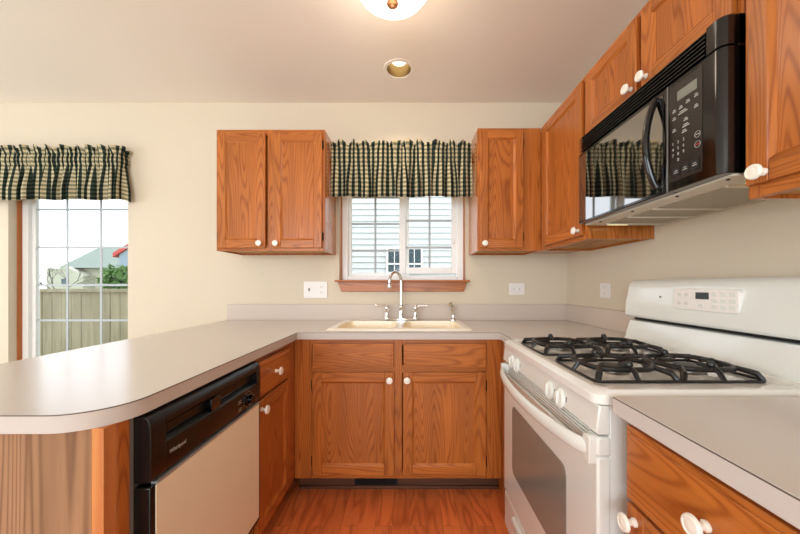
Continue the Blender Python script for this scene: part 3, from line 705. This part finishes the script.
for x in (0.310, 0.340):
    for z in (1.106, 1.138): m = MB(); m.prism(rrect(x-0.008, x+0.008, z-0.006, z+0.006, 0.005, 3), 1, 0.5755, 0.578); m.build('button', 'button_white', cpn)
for x in (0.400, 0.450, 0.480, 0.510):
    for z in (1.100, 1.120, 1.142):
        if x == 0.400 and z > 1.11: continue
        m = MB(); m.prism(rrect(x-0.010, x+0.010, z-0.007, z+0.007, 0.004, 3), 1, 0.5755, 0.578); m.build('button', 'white', cpn)
m = MB(); m.lathe([(0.004, 0), (0.004, 0.003), (0, 0.004)], (0.215, 0.580, 1.125), (0, -1, 0), 10); m.build('indicator_light', 'grey', bgd)

# ------------------------------------------------------------------ over-the-range microwave (faces -x)
MY = 1.502; MW = 0.692; MH = 0.412; MZ = 1.456
t = thing('microwave', 'black over-the-range microwave with reflective door, hung above the range', 'microwave', (0.80, MY, MZ), -PI/2)
m = MB(); m.box(0.002, MW, 0.04, 0.382, 0.004, MH); m.build('case', 'black', t, bevel=0.002)
# near end: front column rounding into the side
def qcol(z0, z1, r=0.022, y0=0.0):
    p = [(0.52, 0.04), (0.52, y0)]+[(MW-r+r*math.sin(PI/2*i/8), y0+r-r*math.cos(PI/2*i/8)) for i in range(9)]
    p += [(MW, 0.06), (0.64, 0.06), (0.64, 0.04)]
    return p
m = MB(); m.prism(qcol(0, 0), 2, 0.004, 0.330); pn = m.build('control_panel', 'black_gloss', t, bevel=0.0015)
m = MB(); pp = [(0.645, 0.04), (0.645, 0.0)]+[(MW-0.022+0.022*math.sin(PI/2*i/8), 0.022-0.022*math.cos(PI/2*i/8)) for i in range(9)]+[(MW, 0.06), (0.66, 0.06), (0.66, 0.04)]
m.prism(pp, 2, 0.334, MH-0.003); m.build('end_column', 'black_gloss', t, bevel=0.0015)
m = MB(); m.box(0.002, 0.6445, 0.018, 0.039, 0.334, MH-0.003, 0)
for k in range(6):
    z = 0.340+k*0.0115
    m.add([(0.004, 0.016, z+0.008), (0.642, 0.016, z+0.008), (0.642, 0.000, z), (0.004, 0.000, z), (0.004, 0.000, z+0.003), (0.642, 0.000, z+0.003), (0.642, 0.016, z+0.011), (0.004, 0.016, z+0.011)],
          [(0,1,2,3), (3,2,5,4), (4,5,6,7), (0,3,4,7), (1,6,5,2)], 1)
m.build('vent_grille', ['black_matte', 'black'], t)
# door
m = MB(); m.box(0.002, 0.516, 0.0, 0.038, 0.004, 0.330); dr = m.build('door', 'black_gloss', t, bevel=0.004)
m = MB(); m.box(0.010, 0.500, -0.0015, 0.001, 0.014, 0.316); m.build('door_glass', 'mirror_glass', dr)
m = MB(); path = []
for i in range(17):
    u = i/16; path.append((0.478, -0.004-0.034*math.sin(PI*u)**0.8, 0.030+0.285*u))
m.tube(path, 0.0105, 12, rz=1.0); m.build('handle', 'black_gloss', dr)
m = MB(); m.box(0.527, 0.636, -0.0012, 0.001, 0.030, 0.318); kp = m.build('keypad', 'brown_panel', pn)
m = MB(); m.box(0.556, 0.620, -0.0022, -0.001, 0.264, 0.292); m.build('display', 'lcd', kp)
m = MB()
digits = [['1', '2', '3'], ['4', '5', '6'], ['7', '8', '9'], ['', '0', '']]
for r_, row in enumerate(digits):
    for c_, s_ in enumerate(row):
        if s_: add_text(m, s_, 0.541+c_*0.0185, -0.0024, 0.142-r_*0.0175, 0.0125)
m.build('key_digits', 'print_light', kp)
for (x, z, wd) in [(0.545, 0.238, 0.012), (0.568, 0.238, 0.012), (0.592, 0.243, 0.013), (0.618, 0.245, 0.012), (0.545, 0.215, 0.012), (0.618, 0.215, 0.012), (0.585, 0.195, 0.014), (0.575, 0.222, 0.03), (0.545, 0.180, 0.012), (0.585, 0.178, 0.022), (0.580, 0.163, 0.016)]:
    m = MB(); m.box(x-wd/2, x+wd/2, -0.0024, -0.001, z-0.0016, z+0.0016)
    m.box(x-wd*0.35, x+wd*0.3, -0.0024, -0.001, z+0.004, z+0.0066); m.build('key_legend', 'print_light', kp)
m = MB()
for z in (0.136, 0.108):
    m.tube([(0.622+0.0085*math.cos(a), -0.0018, z+0.0085*math.sin(a)) for a in [2*PI*i/18 for i in range(18)]], 0.0007, 6, closed=True)
m.box(0.6165, 0.6275, -0.0024, -0.001, 0.135, 0.1372); m.build('key_ring', 'print_light', kp)
m = MB(); m.box(0.6165, 0.6275, -0.0024, -0.001, 0.107, 0.1092); m.build('stop_mark', 'red_print', kp)
for x in (0.552, 0.583, 0.614):
    m = MB(); m.prism(rrect(x-0.013, x+0.013, 0.042, 0.070, 0.004, 3), 1, -0.0026, -0.001, 0)
    m.box(x-0.007, x+0.007, -0.0032, -0.0025, 0.052, 0.0545, 1); m.box(x-0.005, x+0.005, -0.0032, -0.0025, 0.058, 0.060, 1)
    m.build('button', ['black_matte', 'print_light'], kp)
m = MB(); m.box(0.516, 0.5195, -0.0005, 0.02, 0.004, 0.33); m.build('door_gap', 'grey', t)
# underside
m = MB(); m.box(0.004, MW-0.004, 0.03, 0.378, -0.002, 0.0038); un = m.build('underside', 'under', t, bevel=0.001)
for a, b_ in ((0.075, 0.20), (0.215, 0.335), (0.355, 0.60)):
    m = MB(); m.box(a, b_, 0.10, 0.345, -0.005, -0.002); m.build('grease_filter', 'filter', un)
for a in (0.062, 0.204, 0.340, 0.606):
    m = MB(); m.box(a, a+0.009, 0.09, 0.355, -0.009, -0.002); m.build('filter_rib', 'under', un, bevel=0.001)
for a in (0.028, 0.632):
    m = MB(); m.box(a, a+0.024, 0.12, 0.21, -0.0045, -0.002); m.build('cooktop_lamp', 'hood_lamp', un)
for a in (0.1, 0.3, 0.5, 0.66):
    m = MB(); m.lathe([(0.005, 0), (0.004, 0.003), (0, 0.003)], (a, 0.045, -0.002), (0, 0, -1), 10); m.build('screw', 'black_matte', un)

# ------------------------------------------------------------------ gingham valances
def valance(label, x0, x1, yf, yw, zt, zb, seed, ret_l=True, ret_r=True):
    rnd = random.Random(seed)
    t = thing('valance', label, 'valance', ((x0+x1)/2, yw, zt-0.055)); O = ((x0+x1)/2, yw, zt-0.055)
    P = []
    step = 0.004; r = 0.03
    def seg(a, b):
        a, b = Vector(a), Vector(b); n = max(1, int((b-a).length/step)); return [a+(b-a)*i/n for i in range(n)]
    if ret_l: P += seg((x0, yw-0.004), (x0, yf+r)); P += [Vector(q) for q in arc(x0+r, yf+r, r, PI, 1.5*PI, 10)]
    else: r = 0.0
    P += seg((x0+r, yf), (x1-r, yf))
    if ret_r: P += [Vector(q) for q in arc(x1-r, yf+r, r, -PI/2, 0, 10)]; P += seg((x1, yf+r), (x1, yw-0.004))
    n = len(P); S_ = [0]
    for i in range(1, n): S_.append(S_[-1]+(P[i]-P[i-1]).length)
    Nn = []
    for i in range(n):
        d = (P[min(i+1, n-1)]-P[max(i-1, 0)]).normalized(); Nn.append(Vector((d.y, -d.x)))
    ph = [rnd.uniform(0, 6.28) for _ in range(8)]
    def fold(s, k):   # irregular folds
        return (math.sin(2*PI*s/0.064+1.9*math.sin(2*PI*s/0.31+ph[0])+ph[1])*0.75+0.35*math.sin(2*PI*s/0.043+ph[2]+math.sin(s*9+ph[3])))
    def gather(s):
        return math.sin(2*PI*s/0.026+1.3*math.sin(2*PI*s/0.17+ph[4])+ph[5])*0.8+0.3*math.sin(2*PI*s/0.051+ph[6])
    rows = []
    H = zt-zb
    zs = [0, .012, .024, .036, .048, .058, .068, .080, .095, .11, .12, .13, .145,.16, .18, .21, .24, .27, .30, .33, .36, H]
    zs = [z for z in zs if z < H-0.004]+[H]
    for z in zs:
        row = []
        for i in range(n):
            s = S_[i]; ft = fold(s, 0); gt = gather(s)
            if z < 0.058:
                q = (0.058-z)/0.058; off = 0.006*gt*(1-q)+q*(0.014+0.016*math.sin(2*PI*s/0.058+ph[7]+1.6*math.sin(2*PI*s/0.23)))
                zz = zt-z+q*0.011*(math.sin(2*PI*s/0.095+ph[3]+1.1*math.sin(2*PI*s/0.37+ph[1])))
            elif z <= 0.13:
                off = 0.0055*gt+0.006*math.sin(PI*(z-0.058)/0.072); zz = zt-z
            else:
                q = min(1, (z-0.13)/0.18); off = 0.0055*gt*(1-q)**2+q**0.7*(0.026*ft)+0.014*q; zz = zt-z-(0.006*ft+0.004*math.sin(s*21+ph[2]))*(q**2)
            p = P[i]+Nn[i]*off
            T_ = Vector((-Nn[i].y, Nn[i].x)); edge = min(1, min(S_[i], S_[-1]-S_[i])/0.08)
            fan = (0.010*math.sin(2*PI*s/0.145+ph[4]+1.7*math.sin(2*PI*s/0.5))+0.006*math.sin(2*PI*s/0.083+ph[6]))*edge
            if z > 0.13: p = p+T_*fan*min(1, (z-0.13)/0.16)
            elif z < 0.058: p = p-T_*fan*0.8*(0.058-z)/0.058
            y = min(p.y, yw-0.003)
            row.append((p.x-O[0], y-O[1], zz-O[2]))
        rows.append(row)
    # cloth length along the middle of the body for the check pattern
    mid = rows[len(rows)*2//3]; U = [0]
    for i in range(1, n): U.append(U[-1]+(Vector(mid[i])-Vector(mid[i-1])).length)
    mb = MB(); vs = [p for row in rows for p in row]; R_ = len(rows)
    fs = [(r*n+i, r*n+i+1, (r+1)*n+i+1, (r+1)*n+i) for r in range(R_-1) for i in range(n-1)]
    me = bpy.data.meshes.new('cloth'); me.from_pydata(vs, [], fs); me.materials.append(M['gingham'])
    uv = me.uv_layers.new(name='UVMap')
    for lp in me.loops:
        r, i = divmod(lp.vertex_index, n); uv.data[lp.index].uv = (U[i], zs[r])
    me.polygons.foreach_set('use_smooth', [True]*len(me.polygons))
    o = bpy.data.objects.new('cloth', me); COL.objects.link(o); o.parent = t
    sd = o.modifiers.new('thickness', 'SOLIDIFY'); sd.thickness = 0.0014
    m = MB(); xa, xb = x0-O[0]+0.006, x1-O[0]-0.006; yr = yf+0.004-O[1]+0.012
    m.tube([(xa, -0.003, -0.012), (xa, yr+0.01, -0.012), (xa+0.01, yr, -0.012), (xb-0.01, yr, -0.012), (xb, yr+0.01, -0.012), (xb, -0.003, -0.012)], 0.006, 8); m.build('curtain_rod', 'vinyl', t)
    return t
valance('dark green and cream gingham valance over the sink window', -0.541, 0.440, 2.205, YB, 2.165, 1.782, 3, False, False)
valance('dark green and cream gingham valance over the tall window at far left', -3.16, -2.085, 2.292, YB, 2.17, 1.785, 11)

# ------------------------------------------------------------------ outlets
def outlet(label, loc, rz, w_, h_, kind):
    t = thing('wall_outlet', label, 'outlet', loc, rz, 'white outlets above the backsplash')
    m = MB(); m.prism(rrect(-w_/2, w_/2, -h_/2, h_/2, 0.006, 3), 1, -0.006, 0.0); m.build('plate', 'plastic_white', t, bevel=0.0015)
    def recept(cx, cz, rot=False):
        m = MB(); m.lathe([(0.0165, 0), (0.0165, 0.0015), (0, 0.0015)], (cx, -0.006, cz), (0, -1, 0), 20, 0)
        for a, b_ in (((-0.006, 0.003), (0.006, 0.003)) if not rot else ((-0.003, 0.006), (-0.003, -0.006))):
            m.box(cx+a-0.0012, cx+a+0.0012, -0.0082, -0.0074, cz+b_-0.0035, cz+b_+0.0035, 1)
        m.lathe([(0.0022, 0), (0, 0.0004)], (cx, -0.0076, cz-0.0075), (0, -1, 0), 8, 1)
        m.build('receptacle', ['plastic_white', 'grey'], t)
    if kind == 'combo':
        m = MB(); m.box(-0.052, -0.042, -0.0065, -0.005, -0.012, 0.012, 0); m.prism([(-0.006, -0.006), (-0.016, 0.004), (-0.015, 0.009), (-0.006, 0.006)], 0, -0.051, -0.043, 0); m.build('switch', 'grey', t)
        recept(0.045, 0.021); recept(0.045, -0.021)
    elif kind == 'wide': recept(-0.021, 0, True); recept(0.021, 0, True)
    else: recept(0, 0.021); recept(0, -0.021)
outlet('wide white plate with a switch and outlet, left of the sink window', (-0.697, YB, 1.139), 0, 0.175, 0.122, 'combo')
outlet('small sideways white outlet plate on the back wall, right of the sink', (0.805, YB, 1.145), 0, 0.114, 0.088, 'wide')
outlet('small white outlet plate on the right-hand wall beside the range', (XR, 1.915, 1.14), -PI/2, 0.095, 0.09, 'single')

# ------------------------------------------------------------------ ceiling lights
LX, LY = -0.072, 1.392
t = thing('ceiling_light', 'lit opal glass dome ceiling light with a brass finial', 'ceiling light', (LX, LY, ZC))
m = MB(); m.lathe([(0.10, 0), (0.10, -0.012), (0.085, -0.03)], (0, 0, 0), (0, 0, 1)); m.build('mounting_pan', 'brass', t)
m = MB(); m.lathe([(0.162, -0.028), (0.170, -0.036), (0.166, -0.055), (0.150, -0.078), (0.120, -0.100), (0.080, -0.116), (0.04, -0.124), (0.0, -0.126)], (0, 0, 0), (0, 0, 1), 40); m.build('glass_bowl', 'opal', t)
m = MB(); m.lathe([(0.0, -0.1245), (0.024, -0.1262), (0.026, -0.131), (0.024, -0.136), (0.013, -0.139), (0.010, -0.143), (0.0, -0.145)], (0, 0, 0), (0, 0, 1), 24); m.build('finial', 'brass', t)
l = bpy.data.lights.new('ceiling_bulb', 'POINT'); l.energy = 4.5; l.color = (1, 0.84, 0.66); l.shadow_soft_size = 0.12
lo = bpy.data.objects.new('ceiling_bulb', l); COL.objects.link(lo); lo.parent = t; lo.location = (0, 0, -0.30)
CX, CY = -0.063, 2.01
t = thing('recessed_light', 'small lit recessed downlight in the ceiling above the sink', 'ceiling light', (CX, CY, ZC))
m = MB(); m.lathe([(0.098, 0.0), (0.096, -0.004), (0.078, -0.004), (0.076, 0.0)], (0, 0, 0), (0, 0, 1), 36, cap=False); m.build('trim_ring', 'ceiling', t)
m = MB(); m.lathe([(0.0775, -0.003), (0.0765, 0.01), (0.070, 0.04), (0.060, 0.085)], (0, 0, 0), (0, 0, 1), 36, cap=False); m.build('baffle', 'can', t)
m = MB(); m.lathe([(0.0605, 0.084), (0.058, 0.070), (0.045, 0.050), (0.022, 0.038), (0.0, 0.034)], (0, 0, 0), (0, 0, 1), 36); m.build('lamp_lens', 'bulb', t)
l = bpy.data.lights.new('downlight_bulb', 'SPOT'); l.energy = 9; l.color = (1, 0.84, 0.62); l.spot_size = 2.2; l.spot_blend = 0.6; l.shadow_soft_size = 0.05
lo = bpy.data.objects.new('downlight_bulb', l); COL.objects.link(lo); lo.parent = t; lo.location = (0, 0, -0.012)

# ------------------------------------------------------------------ toe-kick vent
t = thing('floor_register', 'dark metal heating register in the toe kick under the sink', 'vent', (-0.19, 1.838, 0.052))
m = MB(); m.box(-0.125, 0.125, -0.006, 0.0, -0.030, 0.034, 0)
for k in range(7): m.box(-0.115, 0.115, -0.009, -0.006, -0.024+k*0.0078, -0.021+k*0.0078, 1)
m.build('grille', ['black_matte', 'bronze'], t)

# ------------------------------------------------------------------ outdoors
struct('ground', MB().box(-40, 20, YB+T+0.02, 60, -0.5, -0.4), 'lawn')
t = thing('fence', 'weathered grey board fence outside the tall left window', 'fence', (-5.5, 4.6, -0.4))
x = -3.9; k = 0
m = MB()
while x < 3.0:
    wd = 0.135; m.box(x, x+wd, random.uniform(0, 0.01), 0.022, 0, 1.50+random.uniform(-0.008, 0.008)); x += wd+0.006
m.build('fence_boards', 'fence', t, smooth=False)
m = MB(); m.box(-3.9, 3.0, -0.03, 0.0, 1.475, 1.52); m.build('fence_rail', 'fence', t)
# neighbour's white sided house
NY = 6.5
t = thing('neighbour_house', 'white clapboard house wall seen through the sink window', 'house', (1.5, NY, -0.4))
m = MB(); z = 0
prof = []
while z < 6.0:
    prof += [(0.0-0.03, z), (0.0, z+0.119)]; z += 0.12
prof += [(0.2, 6.0), (0.2, 0)]
m.prism(prof, 0, -3.2, 5); m.build('siding', 'siding', t, smooth=False)
m = MB(); m.box(-1.96, -1.22, -0.07, -0.03, 1.80, 2.34); nf = m.build('house_window_frame', 'vinyl', t)
m = MB(); m.box(-1.92, -1.26, -0.074, -0.07, 1.84, 2.30); m.build('house_window_pane', 'dark_glass', nf)
m = MB(); m.box(-1.92, -1.26, -0.085, -0.075, 1.985, 2.015); m.box(-1.80, -1.785, -0.085, -0.075, 1.84, 2.30); m.box(-1.40, -1.385, -0.085, -0.075, 1.84, 2.30); m.box(-1.60, -1.585, -0.085, -0.075, 1.84, 2.30); m.build('house_window_bars', 'vinyl', nf)
m = MB(); m.prism([(-0.5, 6.0), (0.7, 7.0), (0.7, 6.0)], 0, -3.4, 5.2); m.build('roof', 'roof', t)
# far houses
t = thing('far_house', 'cream house with a grey shingle roof beyond the fence', 'house', (-24.5, 25, -0.4))
m = MB(); m.box(-4, 3.2, 0, 6, 0, 2.9); m.build('house_wall', 'house', t)
m = MB(); m.prism([(-0.5, 2.9), (3, 5.0), (6.5, 2.9)], 0, -2.6, 3.6); m.build('roof', 'roof', t)
m = MB(); m.prism([(-2.9, 2.3), (-1.55, 3.0), (-0.2, 2.3), (-0.2, 0), (-2.9, 0)], 1, -0.9, -0.01); m.build('gable_bay', 'house', t)
m = MB(); m.box(-1.8, -1.3, -0.95, -0.9, 1.55, 2.05); m.build('house_window', 'dark_glass', t)
t = thing('far_house', 'pale blue gabled house with red trim beyond the fence', 'house', (-14.75, 17.5, -0.4))
m = MB(); m.prism([(-1.2, 3.3), (0.8, 4.5), (2.8, 3.3), (2.8, 0), (-1.2, 0)], 1, 0, 4); m.build('house_wall', 'house_blue', t)
m = MB(); m.prism([(-1.45, 3.1), (0.8, 4.5), (3.05, 3.1), (3.05, 3.32), (0.8, 4.75), (-1.45, 3.32)], 1, -0.12, 4.1); m.build('roof_trim', 'red_trim', t)
def blob_tree(name, label, loc, r, h):
    t = thing(name, label, 'tree', loc); rnd = random.Random(5); m = MB()
    for k in range(420):
        a = rnd.uniform(0, 2*PI); e = rnd.uniform(-1, 1); rr = r*rnd.uniform(0.55, 1.0); c = Vector((rr*math.cos(a)*math.sqrt(1-e*e), rr*math.sin(a)*math.sqrt(1-e*e), h+rr*e*1.1))
        d = [Vector((rnd.gauss(0, .12), rnd.gauss(0, .12), rnd.gauss(0, .12))) for _ in range(3)]
        m.add([c+q for q in d], [(0, 1, 2)])
    m.build('foliage', 'leaf', t, smooth=False); m = MB(); m.tube([(0, 0, 0), (0, 0, h)], 0.08, 8); m.build('trunk', 'bark', t)
blob_tree('shrub', 'green leafy shrub rising behind the fence', (-12.75, 14, -0.4), 0.62, 1.75)
t = thing('bare_tree', 'bare branching tree behind the fence, left of the far houses', 'tree', (-17.0, 15.5, -0.4)); m = MB(); rnd = random.Random(2)
def branch(p, d, L_, r, k):
    q = p+d*L_; m.tube([p, q], [r, r*0.7], 5)
    if k:
        for _ in range(3): branch(q, (d+Vector((rnd.gauss(0, .5), rnd.gauss(0, .3), rnd.gauss(0.05, .3)))).normalized(), L_*0.68, r*0.6, k-1)
branch(Vector((0, 0, 0)), Vector((0, 0, 1)), 1.0, 0.05, 5)
m.build('branches', 'bark', t)
